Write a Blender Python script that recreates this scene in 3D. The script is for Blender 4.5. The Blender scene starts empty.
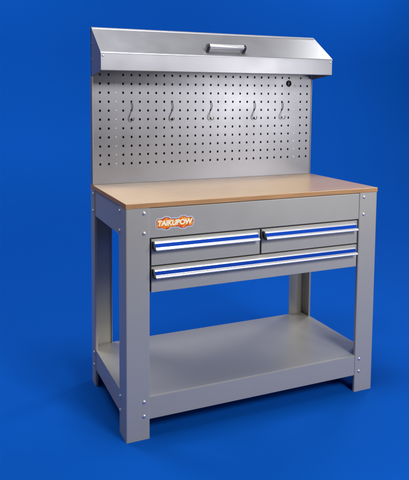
import bpy, bmesh, math, random
from mathutils import Vector, Matrix
random.seed(4)
R = math.radians
S = bpy.context.scene
COL = S.collection

# ------------------------------------------------------------------ camera
F_PX, W_PX = 579.9, 409.0
cam_d = bpy.data.cameras.new('camera')
cam = bpy.data.objects.new('camera', cam_d)
COL.objects.link(cam)
S.camera = cam
yaw, pitch, roll = R(21.8706), R(-4.688), R(0.2259)
fw = Vector((math.sin(yaw) * math.cos(pitch), math.cos(yaw) * math.cos(pitch), math.sin(pitch)))
r0 = Vector((math.cos(yaw), -math.sin(yaw), 0))
u0 = r0.cross(fw)
rt = math.cos(roll) * r0 + math.sin(roll) * u0
up = -math.sin(roll) * r0 + math.cos(roll) * u0
m = Matrix((rt, up, -fw)).transposed().to_4x4()
m.translation = Vector((-0.6377, -2.0929, 1.3598))
cam.matrix_world = m
cam_d.sensor_fit = 'HORIZONTAL'
cam_d.sensor_width = 36
cam_d.lens = 36 * F_PX / W_PX
cam_d.shift_x = 29.33 / W_PX
cam_d.shift_y = -95.08 / W_PX
cam_d.clip_start = 0.05
cam_d.clip_end = 60

# ------------------------------------------------------------------ studio light
wd = bpy.data.worlds.new('World')
S.world = wd
wd.use_nodes = True
bgn = wd.node_tree.nodes['Background']
bgn.inputs['Color'].default_value = (0.92, 0.95, 1.0, 1)
bgn.inputs['Strength'].default_value = 0.08


def softbox(name, loc, target, sx, sy, power, col=(1, 1, 1)):
    d = bpy.data.lights.new(name, 'AREA')
    d.shape = 'RECTANGLE'
    d.size, d.size_y = sx, sy
    d.energy = power
    d.color = col
    o = bpy.data.objects.new(name, d)
    COL.objects.link(o)
    o.location = loc
    o.rotation_euler = (Vector(target) - Vector(loc)).to_track_quat('-Z', 'Y').to_euler()
    return o


softbox('key_softbox', (1.25, -3.1, 2.95), (0.6, 0.2, 0.8), 1.0, 0.9, 120, (1, 0.985, 0.97))
softbox('side_softbox', (2.3, -2.25, 1.42), (0.8, 0.5, 1.32), 0.75, 1.05, 21, (1, 0.99, 0.99))
softbox('overhead_softbox', (0.30, 0.02, 4.5), (0.5, 0.32, 0.0), 1.0, 0.9, 94)
softbox('left_fill_softbox', (-3.4, -0.3, 1.7), (0.0, 0.3, 0.9), 1.2, 1.6, 10, (1, 0.86, 0.66))
softbox('backdrop_softbox', (-1.4, 2.4, 4.6), (0.2, 4.2, 0.6), 2.2, 1.4, 128)
softbox('backdrop_softbox', (4.8, 2.4, 4.6), (3.2, 4.2, 0.6), 2.2, 1.4, 128)

S.view_settings.view_transform = 'Standard'
S.view_settings.look = 'None'
S.view_settings.exposure = 0
S.view_settings.gamma = 1
S.view_settings.use_curve_mapping = False


# ------------------------------------------------------------------ materials
def mat(name, col, rough=0.5, metal=0.0, coat=0.0, noise=None, bump=None, rvar=None, spec=0.5, wave=None):
    mt = bpy.data.materials.new(name)
    mt.use_nodes = True
    nt = mt.node_tree
    b = nt.nodes['Principled BSDF']
    b.inputs['Base Color'].default_value = (*col, 1)
    b.inputs['Roughness'].default_value = rough
    b.inputs['Metallic'].default_value = metal
    b.inputs['Specular IOR Level'].default_value = spec
    b.inputs['Coat Weight'].default_value = coat
    b.inputs['Coat Roughness'].default_value = 0.12
    tc = nt.nodes.new('ShaderNodeTexCoord')
    if noise:                                   # (scale, amount, stretch)
        sc, am, st = noise
        mp = nt.nodes.new('ShaderNodeMapping')
        mp.inputs['Scale'].default_value = st
        nt.links.new(tc.outputs['Object'], mp.inputs['Vector'])
        nz = nt.nodes.new('ShaderNodeTexNoise')
        nz.inputs['Scale'].default_value = sc
        nz.inputs['Detail'].default_value = 5
        nt.links.new(mp.outputs['Vector'], nz.inputs['Vector'])
        rp = nt.nodes.new('ShaderNodeValToRGB')
        rp.color_ramp.elements[0].position = 0.25
        rp.color_ramp.elements[1].position = 0.75
        rp.color_ramp.elements[0].color = (*[c * (1 - am) for c in col], 1)
        rp.color_ramp.elements[1].color = (*[min(1, c * (1 + am)) for c in col], 1)
        nt.links.new(nz.outputs['Fac'], rp.inputs['Fac'])
        nt.links.new(rp.outputs['Color'], b.inputs['Base Color'])
    if bump:                                    # (scale, strength, distance)
        nb = nt.nodes.new('ShaderNodeTexNoise')
        nb.inputs['Scale'].default_value = bump[0]
        nb.inputs['Detail'].default_value = 3
        nt.links.new(tc.outputs['Object'], nb.inputs['Vector'])
        bp = nt.nodes.new('ShaderNodeBump')
        bp.inputs['Strength'].default_value = bump[1]
        bp.inputs['Distance'].default_value = bump[2]
        nt.links.new(nb.outputs['Fac'], bp.inputs['Height'])
        nt.links.new(bp.outputs['Normal'], b.inputs['Normal'])
        if wave:                                # slight waviness of thin pressed sheet
            nw = nt.nodes.new('ShaderNodeTexNoise')
            nw.inputs['Scale'].default_value = wave[0]
            nw.inputs['Detail'].default_value = 1
            nt.links.new(tc.outputs['Object'], nw.inputs['Vector'])
            bw = nt.nodes.new('ShaderNodeBump')
            bw.inputs['Strength'].default_value = wave[1]
            bw.inputs['Distance'].default_value = wave[2]
            nt.links.new(nw.outputs['Fac'], bw.inputs['Height'])
            nt.links.new(bw.outputs['Normal'], bp.inputs['Normal'])
    if rvar:
        nr = nt.nodes.new('ShaderNodeTexNoise')
        nr.inputs['Scale'].default_value = rvar[0]
        nr.inputs['Detail'].default_value = 4
        nt.links.new(tc.outputs['Object'], nr.inputs['Vector'])
        mr = nt.nodes.new('ShaderNodeMapRange')
        mr.inputs['To Min'].default_value = rough - rvar[1]
        mr.inputs['To Max'].default_value = rough + rvar[1]
        nt.links.new(nr.outputs['Fac'], mr.inputs['Value'])
        nt.links.new(mr.outputs['Result'], b.inputs['Roughness'])
    return mt


M = {}
M['grey'] = mat('silver_grey_paint', (0.415, 0.402, 0.374), 0.36, 0.26, noise=(420, 0.07, (1, 1, 1)),
                bump=(520, 0.16, 0.0006), rvar=(9, 0.09), wave=(3.5, 0.22, 0.006))
M['panel'] = mat('pale_silver_paint', (0.315, 0.315, 0.345), 0.345, 0.62, noise=(420, 0.05, (1, 1, 1)),
                 bump=(520, 0.14, 0.0006), rvar=(8, 0.08), wave=(4.0, 0.08, 0.006))
M['black'] = mat('black_steel', (0.012, 0.012, 0.013), 0.5)
M['rubber'] = mat('black_plastic', (0.012, 0.012, 0.014), 0.35)
M['chrome'] = mat('bright_zinc', (0.80, 0.80, 0.80), 0.36, 0.85)
M['wire'] = mat('dull_zinc_wire', (0.24, 0.24, 0.25), 0.3, 1.0)
M['alu'] = mat('brushed_aluminium', (0.66, 0.66, 0.68), 0.40, 0.6, noise=(60, 0.03, (1, 40, 40)))
M['blue'] = mat('blue_label_strip', (0.001, 0.046, 0.37), 0.6, spec=0.06)
M['rivet'] = mat('pale_rivet', (0.50, 0.50, 0.53), 0.42, 0.4)
M['backdrop'] = mat('blue_backdrop_paper', (0.0009, 0.069, 0.378), 0.85, noise=(1.1, 0.03, (1, 1, 1)),
                    bump=(260, 0.08, 0.001), spec=0.05)


def wood_top():
    mt = bpy.data.materials.new('varnished_beech_board')
    mt.use_nodes = True
    nt = mt.node_tree
    b = nt.nodes['Principled BSDF']
    tc = nt.nodes.new('ShaderNodeTexCoord')
    mp = nt.nodes.new('ShaderNodeMapping')
    mp.inputs['Scale'].default_value = (3, 26, 26)
    nt.links.new(tc.outputs['Object'], mp.inputs['Vector'])
    nz = nt.nodes.new('ShaderNodeTexNoise')
    nz.inputs['Scale'].default_value = 4
    nz.inputs['Detail'].default_value = 6
    nz.inputs['Distortion'].default_value = 0.4
    nt.links.new(mp.outputs['Vector'], nz.inputs['Vector'])
    rp = nt.nodes.new('ShaderNodeValToRGB')
    rp.color_ramp.elements[0].position = 0.3
    rp.color_ramp.elements[1].position = 0.72
    rp.color_ramp.elements[0].color = (0.40, 0.255, 0.128, 1)
    rp.color_ramp.elements[1].color = (0.495, 0.33, 0.178, 1)
    nt.links.new(nz.outputs['Fac'], rp.inputs['Fac'])
    nt.links.new(rp.outputs['Color'], b.inputs['Base Color'])
    b.inputs['Roughness'].default_value = 0.30
    b.inputs['Coat Weight'].default_value = 0.15
    b.inputs['Coat Roughness'].default_value = 0.08
    bp = nt.nodes.new('ShaderNodeBump')
    bp.inputs['Strength'].default_value = 0.06
    bp.inputs['Distance'].default_value = 0.001
    nt.links.new(nz.outputs['Fac'], bp.inputs['Height'])
    nt.links.new(bp.outputs['Normal'], b.inputs['Normal'])
    return mt


def wood_edge():
    mt = bpy.data.materials.new('layered_board_edge')
    mt.use_nodes = True
    nt = mt.node_tree
    b = nt.nodes['Principled BSDF']
    tc = nt.nodes.new('ShaderNodeTexCoord')
    mp = nt.nodes.new('ShaderNodeMapping')
    mp.inputs['Scale'].default_value = (8, 8, 260)
    nt.links.new(tc.outputs['Object'], mp.inputs['Vector'])
    nz = nt.nodes.new('ShaderNodeTexNoise')
    nz.inputs['Scale'].default_value = 1
    nz.inputs['Detail'].default_value = 4
    nt.links.new(mp.outputs['Vector'], nz.inputs['Vector'])
    rp = nt.nodes.new('ShaderNodeValToRGB')
    rp.color_ramp.elements[0].position = 0.3
    rp.color_ramp.elements[1].position = 0.7
    rp.color_ramp.elements[0].color = (0.33, 0.16, 0.06, 1)
    rp.color_ramp.elements[1].color = (0.52, 0.28, 0.115, 1)
    nt.links.new(nz.outputs['Fac'], rp.inputs['Fac'])
    nt.links.new(rp.outputs['Color'], b.inputs['Base Color'])
    b.inputs['Roughness'].default_value = 0.5
    return mt


M['top'] = wood_top()
M['edge'] = wood_edge()


def flame():
    mt = bpy.data.materials.new('orange_print')
    mt.use_nodes = True
    nt = mt.node_tree
    b = nt.nodes['Principled BSDF']
    tc = nt.nodes.new('ShaderNodeTexCoord')
    nz = nt.nodes.new('ShaderNodeTexNoise')
    nz.inputs['Scale'].default_value = 75
    nz.inputs['Detail'].default_value = 3
    nt.links.new(tc.outputs['Object'], nz.inputs['Vector'])
    rp = nt.nodes.new('ShaderNodeValToRGB')
    e = rp.color_ramp.elements
    e[0].position = 0.38
    e[0].color = (0.72, 0.07, 0.01, 1)
    e[1].position = 0.70
    e[1].color = (1.0, 0.50, 0.08, 1)
    k = e.new(0.5)
    k.color = (0.92, 0.20, 0.015, 1)
    nt.links.new(nz.outputs['Fac'], rp.inputs['Fac'])
    nt.links.new(rp.outputs['Color'], b.inputs['Base Color'])
    b.inputs['Roughness'].default_value = 0.35
    return mt


M['flame'] = flame()
M['pale_blue'] = mat('pale_blue_print', (0.62, 0.70, 0.85), 0.35)
M['navy'] = mat('navy_print', (0.05, 0.045, 0.12), 0.35)
M['cream'] = mat('cream_print', (0.98, 0.93, 0.70), 0.35)
M['amber'] = mat('amber_print', (1.0, 0.46, 0.05), 0.35)


# ------------------------------------------------------------------ helpers
def obj(name, bm, mt, parent=None, bevel=0.0, smooth=False, seg=2, kind=None):
    bmesh.ops.recalc_face_normals(bm, faces=bm.faces)
    me = bpy.data.meshes.new(name)
    bm.to_mesh(me)
    bm.free()
    for x in (mt if isinstance(mt, (list, tuple)) else [mt]):
        me.materials.append(x)
    o = bpy.data.objects.new(name, me)
    COL.objects.link(o)
    if parent:
        o.parent = parent
    if kind:
        o['kind'] = kind
    if smooth:
        for p in me.polygons:
            p.use_smooth = True
    if bevel:
        b = o.modifiers.new('bevel', 'BEVEL')
        b.width = bevel
        b.segments = seg
        b.limit_method = 'ANGLE'
        b.angle_limit = R(35)
    return o


def box(bm, x0, x1, y0, y1, z0, z1, mi=0):
    v = [bm.verts.new((x, y, z)) for z in (z0, z1) for x, y in ((x0, y0), (x1, y0), (x1, y1), (x0, y1))]
    for f in ((0, 1, 2, 3), (4, 5, 6, 7), (0, 1, 5, 4), (1, 2, 6, 5), (2, 3, 7, 6), (3, 0, 4, 7)):
        bm.faces.new([v[i] for i in f]).material_index = mi


def prism(bm, prof, axis, a, b, mi=0, caps=True):
    """closed 2D outline pushed along an axis; prof holds the two other coordinates in xyz order"""
    def P(q, t):
        return {'x': (t, q[0], q[1]), 'y': (q[0], t, q[1]), 'z': (q[0], q[1], t)}[axis]
    A = [bm.verts.new(P(q, a)) for q in prof]
    B = [bm.verts.new(P(q, b)) for q in prof]
    n = len(prof)
    for i in range(n):
        bm.faces.new((A[i], A[(i + 1) % n], B[(i + 1) % n], B[i])).material_index = mi
    if caps:
        bm.faces.new(A).material_index = mi
        bm.faces.new(B).material_index = mi


def round_poly(pts, rad, n=4):
    """open polyline with arcs at its inner corners"""
    out = [Vector(pts[0])]
    for i in range(1, len(pts) - 1):
        p, a, b = Vector(pts[i]), Vector(pts[i - 1]), Vector(pts[i + 1])
        r = min(rad, (a - p).length * .45, (b - p).length * .45)
        s, e = p + (a - p).normalized() * r, p + (b - p).normalized() * r
        for k in range(n + 1):
            t = k / n
            out.append(s * (1 - t) ** 2 + p * 2 * t * (1 - t) + e * t * t)
    out.append(Vector(pts[-1]))
    return out


def sheet(pts, th):
    """2D outline of a bent sheet: the polyline and its copy th to the left"""
    L = []
    for i, p in enumerate(pts):
        d = (pts[min(i + 1, len(pts) - 1)] - pts[max(i - 1, 0)]).normalized()
        L.append(p + Vector((-d.y, d.x)) * th)
    return [tuple(p) for p in pts] + [tuple(p) for p in reversed(L)]


def dome(bm, c, ax, r, h, n=18, rings=5, washer=0):
    """low rounded bolt head, ax = outward direction"""
    ax = Vector(ax).normalized()
    u = ax.orthogonal().normalized()
    v = ax.cross(u)
    c = Vector(c)
    prev = None
    prof = []
    if washer:
        prof += [(washer, 0), (washer, .0012), (r, .0013)]
    base = .0013 if washer else 0
    for k in range(rings):
        t = k / rings * math.pi / 2
        prof.append((r * math.cos(t), base + h * math.sin(t) + (.0008 if k else 0)))
    for rr, hh in prof:
        ring = [bm.verts.new(c + ax * hh + (u * math.cos(2 * math.pi * i / n) + v * math.sin(2 * math.pi * i / n)) * rr)
                for i in range(n)]
        if prev:
            for i in range(n):
                bm.faces.new((prev[i], prev[(i + 1) % n], ring[(i + 1) % n], ring[i]))
        else:
            bm.faces.new(ring)
        prev = ring
    tip = bm.verts.new(c + ax * (base + h + .0008))
    for i in range(n):
        bm.faces.new((prev[i], prev[(i + 1) % n], tip))


def tube(bm, pts, r, n=10):
    pts = [Vector(p) for p in pts]
    prev = None
    nrm = None
    for i, p in enumerate(pts):
        d = (pts[min(i + 1, len(pts) - 1)] - pts[max(i - 1, 0)]).normalized()
        nrm = d.orthogonal().normalized() if nrm is None else (nrm - d * nrm.dot(d)).normalized()
        w = d.cross(nrm)
        ring = [bm.verts.new(p + (nrm * math.cos(2 * math.pi * k / n) + w * math.sin(2 * math.pi * k / n)) * r)
                for k in range(n)]
        if prev:
            for k in range(n):
                bm.faces.new((prev[k], prev[(k + 1) % n], ring[(k + 1) % n], ring[k]))
        else:
            bm.faces.new(ring)
        prev = ring
    bm.faces.new(prev)


def smooth_path(pts, n=6):
    P = [Vector(p) for p in pts]
    out = []
    for i in range(len(P) - 1):
        a, b, c, d = P[max(i - 1, 0)], P[i], P[i + 1], P[min(i + 2, len(P) - 1)]
        for k in range(n):
            t = k / n
            out.append(.5 * ((2 * b) + (c - a) * t + (2 * a - 5 * b + 4 * c - d) * t * t + (-a + 3 * b - 3 * c + d) * t ** 3))
    out.append(P[-1])
    return out


# ------------------------------------------------------------------ the backdrop (one seamless sheet)
bm = bmesh.new()
YB, RB = 4.6, 1.9
prof = [(-1.9, 0)] + [(YB - RB + RB * math.sin(R(a)), RB - RB * math.cos(R(a))) for a in range(0, 91, 6)] + [(YB, 6.0)]
rows = [[bm.verts.new((x, y, z)) for x in (-1.7, 7.5)] for y, z in prof]
for a, b in zip(rows, rows[1:]):
    bm.faces.new((a[0], a[1], b[1], b[0]))
bd = obj('backdrop', bm, M['backdrop'], smooth=True, kind='structure')
bd['label'] = 'plain blue seamless studio backdrop running under and behind the workbench'

# ------------------------------------------------------------------ the workbench
W, D, DL = 1.2, 0.5259, 0.560            # width, depth of the pegboard's face, depth over the legs
H, TT = 0.953, 0.0195                    # worktop height and thickness
LF, LS, LB = 0.0985, 0.096, 0.068        # leg flange widths: front, front-leg side, back-leg side
HT = H - TT
TH = 0.0025

bench = bpy.data.objects.new('workbench', None)
COL.objects.link(bench)
bench['label'] = 'grey steel workbench with pegboard back panel, hooded top and blue striped drawers'
bench['category'] = 'workbench'


def leg(px, py, sx, sy, fl, sl):
    """L-shaped folded leg; (px,py) outer corner, sx/sy point inward"""
    pts = round_poly([(fl, .013), (fl, 0), (0, 0), (0, sl), (.013, sl)], .0065, 5)
    out = [(px + sx * x, py + sy * y) for x, y in sheet(pts, -TH)]
    bm = bmesh.new()
    prism(bm, out, 'z', 0.0, HT - .0005)
    return obj('leg', bm, M['grey'], bench)


legs = {}
for key, a in {'fl': (0, 0, 1, 1, LF, LS), 'fr': (W, 0, -1, 1, LF, LS),
               'bl': (0, DL, 1, -1, LF, LB), 'br': (W, DL, -1, -1, LF, LB)}.items():
    legs[key] = leg(*a)
    px, py, sx, sy, fl, sl = a
    for z in (.913, .8345, .1555, .0965):
        bm = bmesh.new()
        dome(bm, (px + sx * .0745, py, z), (0, -sy, 0), .0078, .0042, washer=0)
        obj('bolt', bm, M['chrome'], legs[key], smooth=True)
        yy = py + sy * (.080 if sy > 0 else .047)
        bm = bmesh.new()
        dome(bm, (px, yy, z), (-sx, 0, 0), .0072, .004, washer=0)
        obj('bolt', bm, M['chrome'], legs[key], smooth=True)

# worktop: varnished face and layered edge are one board
bm = bmesh.new()
box(bm, 0.0, W, -.002, DL, HT, H, 1)
bm.faces.ensure_lookup_table()
for f in bm.faces:
    f.normal_update()
    if abs(f.normal.z) > .9 and f.calc_center_median().z > H - .001:
        f.material_index = 0
top = obj('tabletop', bm, [M['top'], M['edge']], bench, bevel=.0014)

# aprons
YA = 0.0045
ap = [(YA + .016, .8125), (YA, .8125), (YA, HT - .0025), (YA + .016, HT - .0025)]
bm = bmesh.new()
prism(bm, sheet(round_poly(ap, .003, 3), -TH), 'x', .012, W - .012)
apron = obj('front_apron', bm, M['grey'], bench)
bm = bmesh.new()
prism(bm, sheet(round_poly([(DL - p[0], p[1]) for p in ap], .003, 3), TH), 'x', .012, W - .012)
obj('back_apron', bm, M['grey'], bench)
for s in (0, 1):
    bm = bmesh.new()
    q = [(p[0] if s == 0 else W - p[0], p[1]) for p in ap]
    prism(bm, sheet(round_poly(q, .003, 3), -TH if s == 0 else TH), 'y', .024, DL - .024)
    obj('side_apron', bm, M['grey'], bench)

# lower shelf: a tray folded down on four sides
ZS0, ZS1 = .0785, .1735
bm = bmesh.new()
x0, x1, y0, y1 = .0035, W - .0035, .0035, DL - .0035
box(bm, x0, x1, y0, y1, ZS1 - .003, ZS1)
sh = obj('shelf', bm, M['grey'], bench, bevel=.002, seg=3)
bm = bmesh.new()
bm2 = bmesh.new()
bm2.from_mesh(sh.data)
box(bm2, x0 + .0005, x1 - .0005, y0 + .0004, y0 + .003, ZS0, ZS1 - .0035)
box(bm2, x0 + .0005, x1 - .0005, y1 - .003, y1 - .0004, ZS0, ZS1 - .0035)
box(bm2, x0 + .0004, x0 + .003, y0 + .004, y1 - .004, ZS0, ZS1 - .0035)
box(bm2, x1 - .003, x1 - .0004, y0 + .004, y1 - .004, ZS0, ZS1 - .0035)
bmesh.ops.recalc_face_normals(bm2, faces=bm2.faces)
bm2.to_mesh(sh.data)
bm.free()
bm2.free()

# drawer cabinet carcass (black inside, seen in the gaps)
bm = bmesh.new()
CX0, CX1, CZ0, CZ1 = LF - .0015, W - LF + .0015, .5965, .8115
box(bm, CX0 + .003, CX1 - .003, .012, .34, CZ0, CZ1)
cab = obj('drawer_cabinet', bm, M['black'], bench)


def drawer(x0, x1, z0, z1, label):
    bm = bmesh.new()
    # folded front: a shallow pan with a hollow back
    box(bm, x0, x1, .0035, .0115, z0, z1)
    d = obj('drawer', bm, M['grey'], bench, bevel=.0016, seg=3)
    d['label'] = label
    hx0, hx1, zt = x0 + .006, x1 - .015, z1 - .0085
    # extruded grip: flat top, sloping front channel, rolled lip below
    pr = [(.003, zt), (-.0018, zt + .0002), (-.0050, zt - .0024), (-.0066, zt - .0048), (-.0062, zt - .0056),
          (-.0165, zt - .0225), (-.0200, zt - .0215), (-.0240, zt - .0240), (-.0258, zt - .0280),
          (-.0250, zt - .0315), (-.0215, zt - .0325), (-.0185, zt - .0300), (-.0060, zt - .0110), (.003, zt - .0090)]
    bm = bmesh.new()
    prism(bm, pr, 'x', hx0 + .004, hx1)
    obj('handle', bm, M['alu'], d, bevel=.0006)
    bm = bmesh.new()
    st = [(-.0078, zt - .0076), (-.0157, zt - .0204), (-.0165, zt - .0200), (-.0086, zt - .0072)]
    prism(bm, st, 'x', hx0 + .0045, hx1 - .001)
    obj('label_strip', bm, M['blue'], d)
    cp = [(.003, zt + .0012), (-.0065, zt + .0013), (-.0095, zt - .003), (-.0272, zt - .0260), (-.0275, zt - .031),
          (-.0235, zt - .0340), (-.0165, zt - .0325), (.003, zt - .0250)]
    bm = bmesh.new()
    prism(bm, cp, 'x', hx0 - .0035, hx0 + .0038)
    obj('end_cap', bm, M['rubber'], d, bevel=.001)
    return d


drawer(.1055, .5905, .7030, .8070, 'short upper left drawer with blue striped aluminium grip')
drawer(.5985, 1.0950, .7030, .8070, 'short upper right drawer with blue striped aluminium grip')
drawer(.1055, 1.0950, .5950, .6970, 'long lower drawer with blue striped aluminium grip')

# ------------------------------------------------------------------ sticker on the apron
LX, LZ = 0.2045, 0.8665


def sticker(name, grow, y0, y1, mt, parent):
    """banner with two round bulges above and below, as an outline grown by grow"""
    hw, hh, rc = .0775 + grow, .0155 + grow, .010 + grow
    bumps = ((-.0365, .0255 + grow), (.0345, .0255 + grow))

    def half(x, side):
        a = hw - abs(x)
        h = hh if a >= rc else hh - rc + math.sqrt(max(0, rc * rc - (rc - a) ** 2))
        # the banner flares at its ends and narrows in the middle
        h += .0016 * min(1, (abs(x) / .07) ** 2)
        for bx, br in bumps:
            bw = .0165 + grow
            t = abs(x - bx) / bw
            if t < 1:
                h = max(h, hh - .006 + (br - hh + .004) * math.sqrt(1 - t * t))
        return h
    n = 90
    bm = bmesh.new()
    up_, dn_ = [], []
    for i in range(n + 1):
        x = -hw + 2 * hw * i / n
        sh_ = .0
        up_.append((LX + x + sh_, LZ + half(x, 1)))
        dn_.append((LX + x + sh_, LZ - half(x, -1)))
    F_ = [[bm.verts.new((p[0], y, p[1])) for p in L] for L in (up_, dn_) for y in (y0, y1)]
    u0_, u1_, d0_, d1_ = F_
    for i in range(n):
        bm.faces.new((u0_[i], u0_[i + 1], d0_[i + 1], d0_[i]))
        bm.faces.new((u0_[i], u0_[i + 1], u1_[i + 1], u1_[i]))
        bm.faces.new((d0_[i], d0_[i + 1], d1_[i + 1], d1_[i]))
    for a in (0, n):
        bm.faces.new((u0_[a], u1_[a], d1_[a], d0_[a]))
    return obj(name, bm, mt, parent)


ys = YA
st0 = sticker('logo_sticker', .0045, ys - .0006, ys - .0001, M['pale_blue'], apron)


def join_into(dst, srcs):
    """put the layers of one printed sticker into its own mesh, each with its own ink"""
    bm = bmesh.new()
    bm.from_mesh(dst.data)
    for s in srcs:
        mi = len(dst.data.materials)
        dst.data.materials.append(s.data.materials[0])
        b2 = bmesh.new()
        b2.from_mesh(s.data)
        for f in b2.faces:
            f.material_index = mi
        tmp = bpy.data.meshes.new('tmp')
        b2.to_mesh(tmp)
        b2.free()
        bm.from_mesh(tmp)
        bpy.data.meshes.remove(tmp)
    bm.to_mesh(dst.data)
    bm.free()
    for s in srcs:
        bpy.data.objects.remove(s)


ly1 = sticker('layer', .0016, ys - .0009, ys - .0006, M['navy'], None)
ly2 = sticker('layer', .0, ys - .0012, ys - .0009, M['flame'], None)
join_into(st0, [ly1, ly2])


def lettering(text, size, x, z, y, off, mt, ext=.00015):
    cu = bpy.data.curves.new('lettering', 'FONT')
    cu.body = text
    cu.size = size
    cu.align_x = 'CENTER'
    cu.align_y = 'CENTER'
    cu.offset = off
    cu.shear = .12
    cu.space_character = .96
    cu.extrude = ext
    o = bpy.data.objects.new('lettering', cu)
    COL.objects.link(o)
    bpy.context.view_layer.update()
    me = bpy.data.meshes.new_from_object(o.evaluated_get(bpy.context.evaluated_depsgraph_get()))
    bpy.data.objects.remove(o)
    me.transform(Matrix.Translation((x, y, z)) @ Matrix.Rotation(R(90), 4, 'X'))
    me.materials.clear()
    me.materials.append(mt)
    o = bpy.data.objects.new('lettering', me)
    COL.objects.link(o)
    return o


t0 = lettering('TAIKUPOW', .0285, LX - .0015, LZ, ys - .0014, .0022, M['amber'])
t1 = lettering('TAIKUPOW', .0285, LX - .0015, LZ + .0004, ys - .0018, .0011, M['cream'])
join_into(t1, [t0])
t1.parent = apron
t1['label'] = 'cream letters on the orange sticker'

# ------------------------------------------------------------------ pegboard
PITCH = .0413
ZT = 1.6764
pegx = [.0387, .0803] + [.1501 + .04118 * k for k in range(23)] + [1.1285, 1.1697]
rowz = [1.4215 - .04158 * k for k in range(-4, 10)]
HX, HZ, CUT = .0046, .0054, .0018


def edges(c, lo, hi):
    e = [lo]
    for a, b in zip(c, c[1:]):
        e.append((a + b) / 2)
    return e + [hi]


bm = bmesh.new()
cxs, czs = pegx, sorted(rowz)
ex, ez = edges(cxs, cxs[0] - .02, cxs[-1] + .015), edges(czs, czs[0] - .02, czs[-1] + .02)
VC = {}


def V(x, z):
    k = (round(x, 6), round(z, 6))
    if k not in VC:
        VC[k] = bm.verts.new((x, D, z))
    return VC[k]


for i, cx in enumerate(cxs):
    for j, cz in enumerate(czs):
        A = [V(ex[i], ez[j]), V(ex[i + 1], ez[j]), V(ex[i + 1], ez[j + 1]), V(ex[i], ez[j + 1])]
        h = [(-HX + CUT, -HZ), (HX - CUT, -HZ), (HX, -HZ + CUT), (HX, HZ - CUT), (HX - CUT, HZ), (-HX + CUT, HZ),
             (-HX, HZ - CUT), (-HX, -HZ + CUT)]
        h = [bm.verts.new((cx + a, D, cz + b)) for a, b in h]
        for f in ((A[0], A[1], h[1], h[0]), (A[1], h[2], h[1]), (A[1], A[2], h[3], h[2]), (A[2], h[4], h[3]),
                  (A[2], A[3], h[5], h[4]), (A[3], h[6], h[5]), (A[3], A[0], h[7], h[6]), (A[0], h[0], h[7])):
            bm.faces.new(f)
# plain margins round the field of holes, left and right strips follow the rows
XL, XR = .0035, W - .0035
for xa, xb in ((XL, ex[0]), (ex[-1], XR)):
    for a, b in zip(ez, ez[1:]):
        bm.faces.new((V(xa, a), V(xb, a), V(xb, b), V(xa, b)))
xs_all = [XL] + ex + [XR]
for za, zb in ((H + .0008, ez[0]), (ez[-1], ZT)):
    for a, b in zip(xs_all, xs_all[1:]):
        bm.faces.new((V(a, za), V(b, za), V(b, zb), V(a, zb)))
# turn the sheet into 1.5 mm steel
r = bmesh.ops.extrude_face_region(bm, geom=list(bm.faces))
bmesh.ops.translate(bm, vec=(0, .0015, 0), verts=[v for v in r['geom'] if isinstance(v, bmesh.types.BMVert)])
# folded side returns and the closing sheet behind
box(bm, .004, W - .004, D + .028, D + .0295, H + .0008, ZT)
peg = obj('pegboard', bm, M['panel'], bench)
for xa, xb in ((0, .0062), (W - .0062, W)):
    bm = bmesh.new()
    box(bm, xa, xb, D - .0035, D + .032, H + .0008, 1.4550)
    obj('folded_edge', bm, M['panel'], peg, bevel=.0024, seg=3)
for px in (.1147, 1.0921):
    for z in rowz[4:]:
        bm = bmesh.new()
        dome(bm, (px, D, z), (0, -1, 0), .0040 if px < .5 else .0058, .0006)
        obj('rivet', bm, M['rivet'], peg, smooth=True)
# rubber grommet under the hood
bm = bmesh.new()
gx, gz = 1.0545, 1.4340
prev = None
ring_prof = [(.0085, .000), (.0085, .005), (.0105, .008), (.0135, .0085), (.0155, .006), (.0160, .000)]
n = 28
for rr, hh in ring_prof:
    ring = [bm.verts.new((gx + rr * .86 * math.cos(2 * math.pi * i / n), D - hh, gz + rr * math.sin(2 * math.pi * i / n)))
            for i in range(n)]
    if prev:
        for i in range(n):
            bm.faces.new((prev[i], prev[(i + 1) % n], ring[(i + 1) % n], ring[i]))
    prev = ring
cen = [bm.verts.new((gx + .0084 * .86 * math.cos(2 * math.pi * i / n), D - .0015, gz + .0084 * math.sin(2 * math.pi * i / n)))
       for i in range(n)]
bm.faces.new(cen)
obj('cable_grommet', bm, M['rubber'], peg, smooth=True)

# ------------------------------------------------------------------ hood
YF, ZF, ZB, ZBB = .3575, 1.5545, 1.4740, 1.4555
bm = bmesh.new()
# end plates
side = [(D - .001, ZT - .001), (D - .001, ZBB), (YF + .0025, ZB), (YF + .0025, ZF)]
for xa, xb in ((0.0, .0022), (W - .0022, W)):
    prism(bm, side, 'x', xa, xb)
# front panel with an inward lip along its lower edge
fp = round_poly([(YF + .020, ZB), (YF, ZB), (YF, ZF - .0025), (YF + .016, ZF - .0025)], .003, 3)
prism(bm, sheet(fp, -.0018), 'x', .0005, W - .0005)
# rear rail above the pegboard
box(bm, .0026, W - .0026, D - .014, D - .0012, ZT - .012, ZT - .0045)
hood = obj('hood', bm, M['panel'], bench)
# lid lying on the slope
sl = Vector((D - YF, ZT - ZF)).normalized()
nm = Vector((-sl.y, sl.x))
A_ = Vector((YF - .002, ZF - .0015))
B_ = Vector((D + .012, ZT + .006))
lp = round_poly([tuple(A_ + Vector((0, -.006))), tuple(A_), tuple(Vector((D, ZT)) + nm * .0005), (D + .03, ZT + .0005)], .003, 3)
bm = bmesh.new()
prism(bm, sheet(lp, -.002), 'x', -.0012, W + .0012)
lid = obj('hood_lid', bm, M['panel'], bench)
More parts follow.
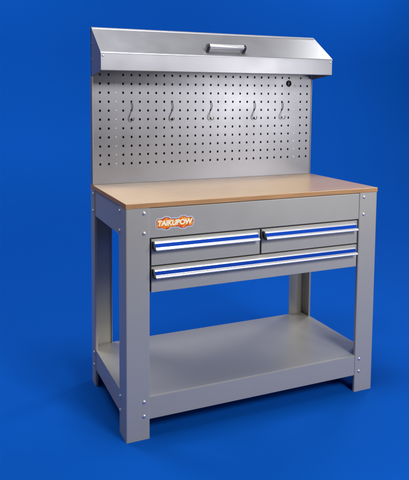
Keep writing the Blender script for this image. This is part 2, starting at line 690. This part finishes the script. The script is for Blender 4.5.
# handle: bright bar between two black brackets
hb = Vector((YF, ZF)) + sl * .034
hc = hb + nm * .026
bm = bmesh.new()
sec = [(hc.x + .0125 * math.cos(2 * math.pi * k / 20), hc.y + .0115 * math.sin(2 * math.pi * k / 20)) for k in range(20)]
prism(bm, sec, 'x', .519, .697)
gb = obj('handle', bm, M['alu'], lid, smooth=False, bevel=.001)
for p in gb.data.polygons:
    p.use_smooth = len(p.vertices) == 4
for xa, xb in ((.506, .521), (.695, .710)):
    bm = bmesh.new()
    e = []
    for k in range(9):
        t = -math.pi / 2 + math.pi * k / 8
        e.append(hc + sl * (.0125 * math.sin(t)) + nm * (.0125 * math.cos(t)))
    q = [tuple(hb - sl * .0125 + nm * .0008)] + [tuple(v) for v in e] + [tuple(hb + sl * .0125 + nm * .0008)]
    prism(bm, q, 'x', xa, xb)
    obj('handle_bracket', bm, M['rubber'], lid, bevel=.003)
# hinge pins at both ends of the front fold
for px, ax in ((.010, -1), (W - .010, 1)):
    bm = bmesh.new()
    dome(bm, (px, YF, ZF - .017), (0, -1, 0), .0048, .003)
    obj('hinge_pin', bm, M['chrome'], hood, smooth=True)
for s, xx in ((-1, 0), (1, W)):
    for z in (1.60, 1.53):
        bm = bmesh.new()
        dome(bm, (xx, D - .012, z), (s, 0, 0), .0040, .002)
        obj('rivet', bm, M['rivet'], hood, smooth=True)

# ------------------------------------------------------------------ hooks hanging in the pegboard
hk = [(0, .012, 0), (0, -.004, .001), (.001, -.0075, -.004), (.004, -.008, -.020), (.002, -.006, -.036), (0, -.005, -.0416),
      (-.004, -.006, -.052), (-.0105, -.007, -.066), (-.0135, -.008, -.077), (-.0105, -.011, -.0855), (-.003, -.015, -.089),
      (.0035, -.019, -.086), (.0055, -.021, -.079), (.003, -.0215, -.0735)]
bm = bmesh.new()
tube(bm, smooth_path(hk), .0018, 10)
tube(bm, smooth_path([(0, -.0045, -.0405), (0, .003, -.0416), (0, .012, -.0416)], 3), .0019, 10)
h0 = obj('pegboard_hook', bm, M['wire'], smooth=True)
names = ['curled wire hook on the pegboard, leftmost of the five',
         'curled wire hook on the pegboard, second from the left',
         'curled wire hook at the middle of the pegboard, below the hood handle',
         'curled wire hook on the pegboard, second from the right',
         'curled wire hook on the pegboard below the black grommet, rightmost of the five']
for i, k in enumerate((1, 6, 11, 17, 21)):
    o = h0 if i == 0 else h0.copy()
    if i:
        COL.objects.link(o)
    o.location = (pegx[2 + k], D, rowz[6])
    o.rotation_euler = (0, 0, R((0, -8, 6, -4, 10)[i]))
    o['label'] = names[i]
    o['category'] = 'hook'
    o['group'] = 'wire hooks on the pegboard'
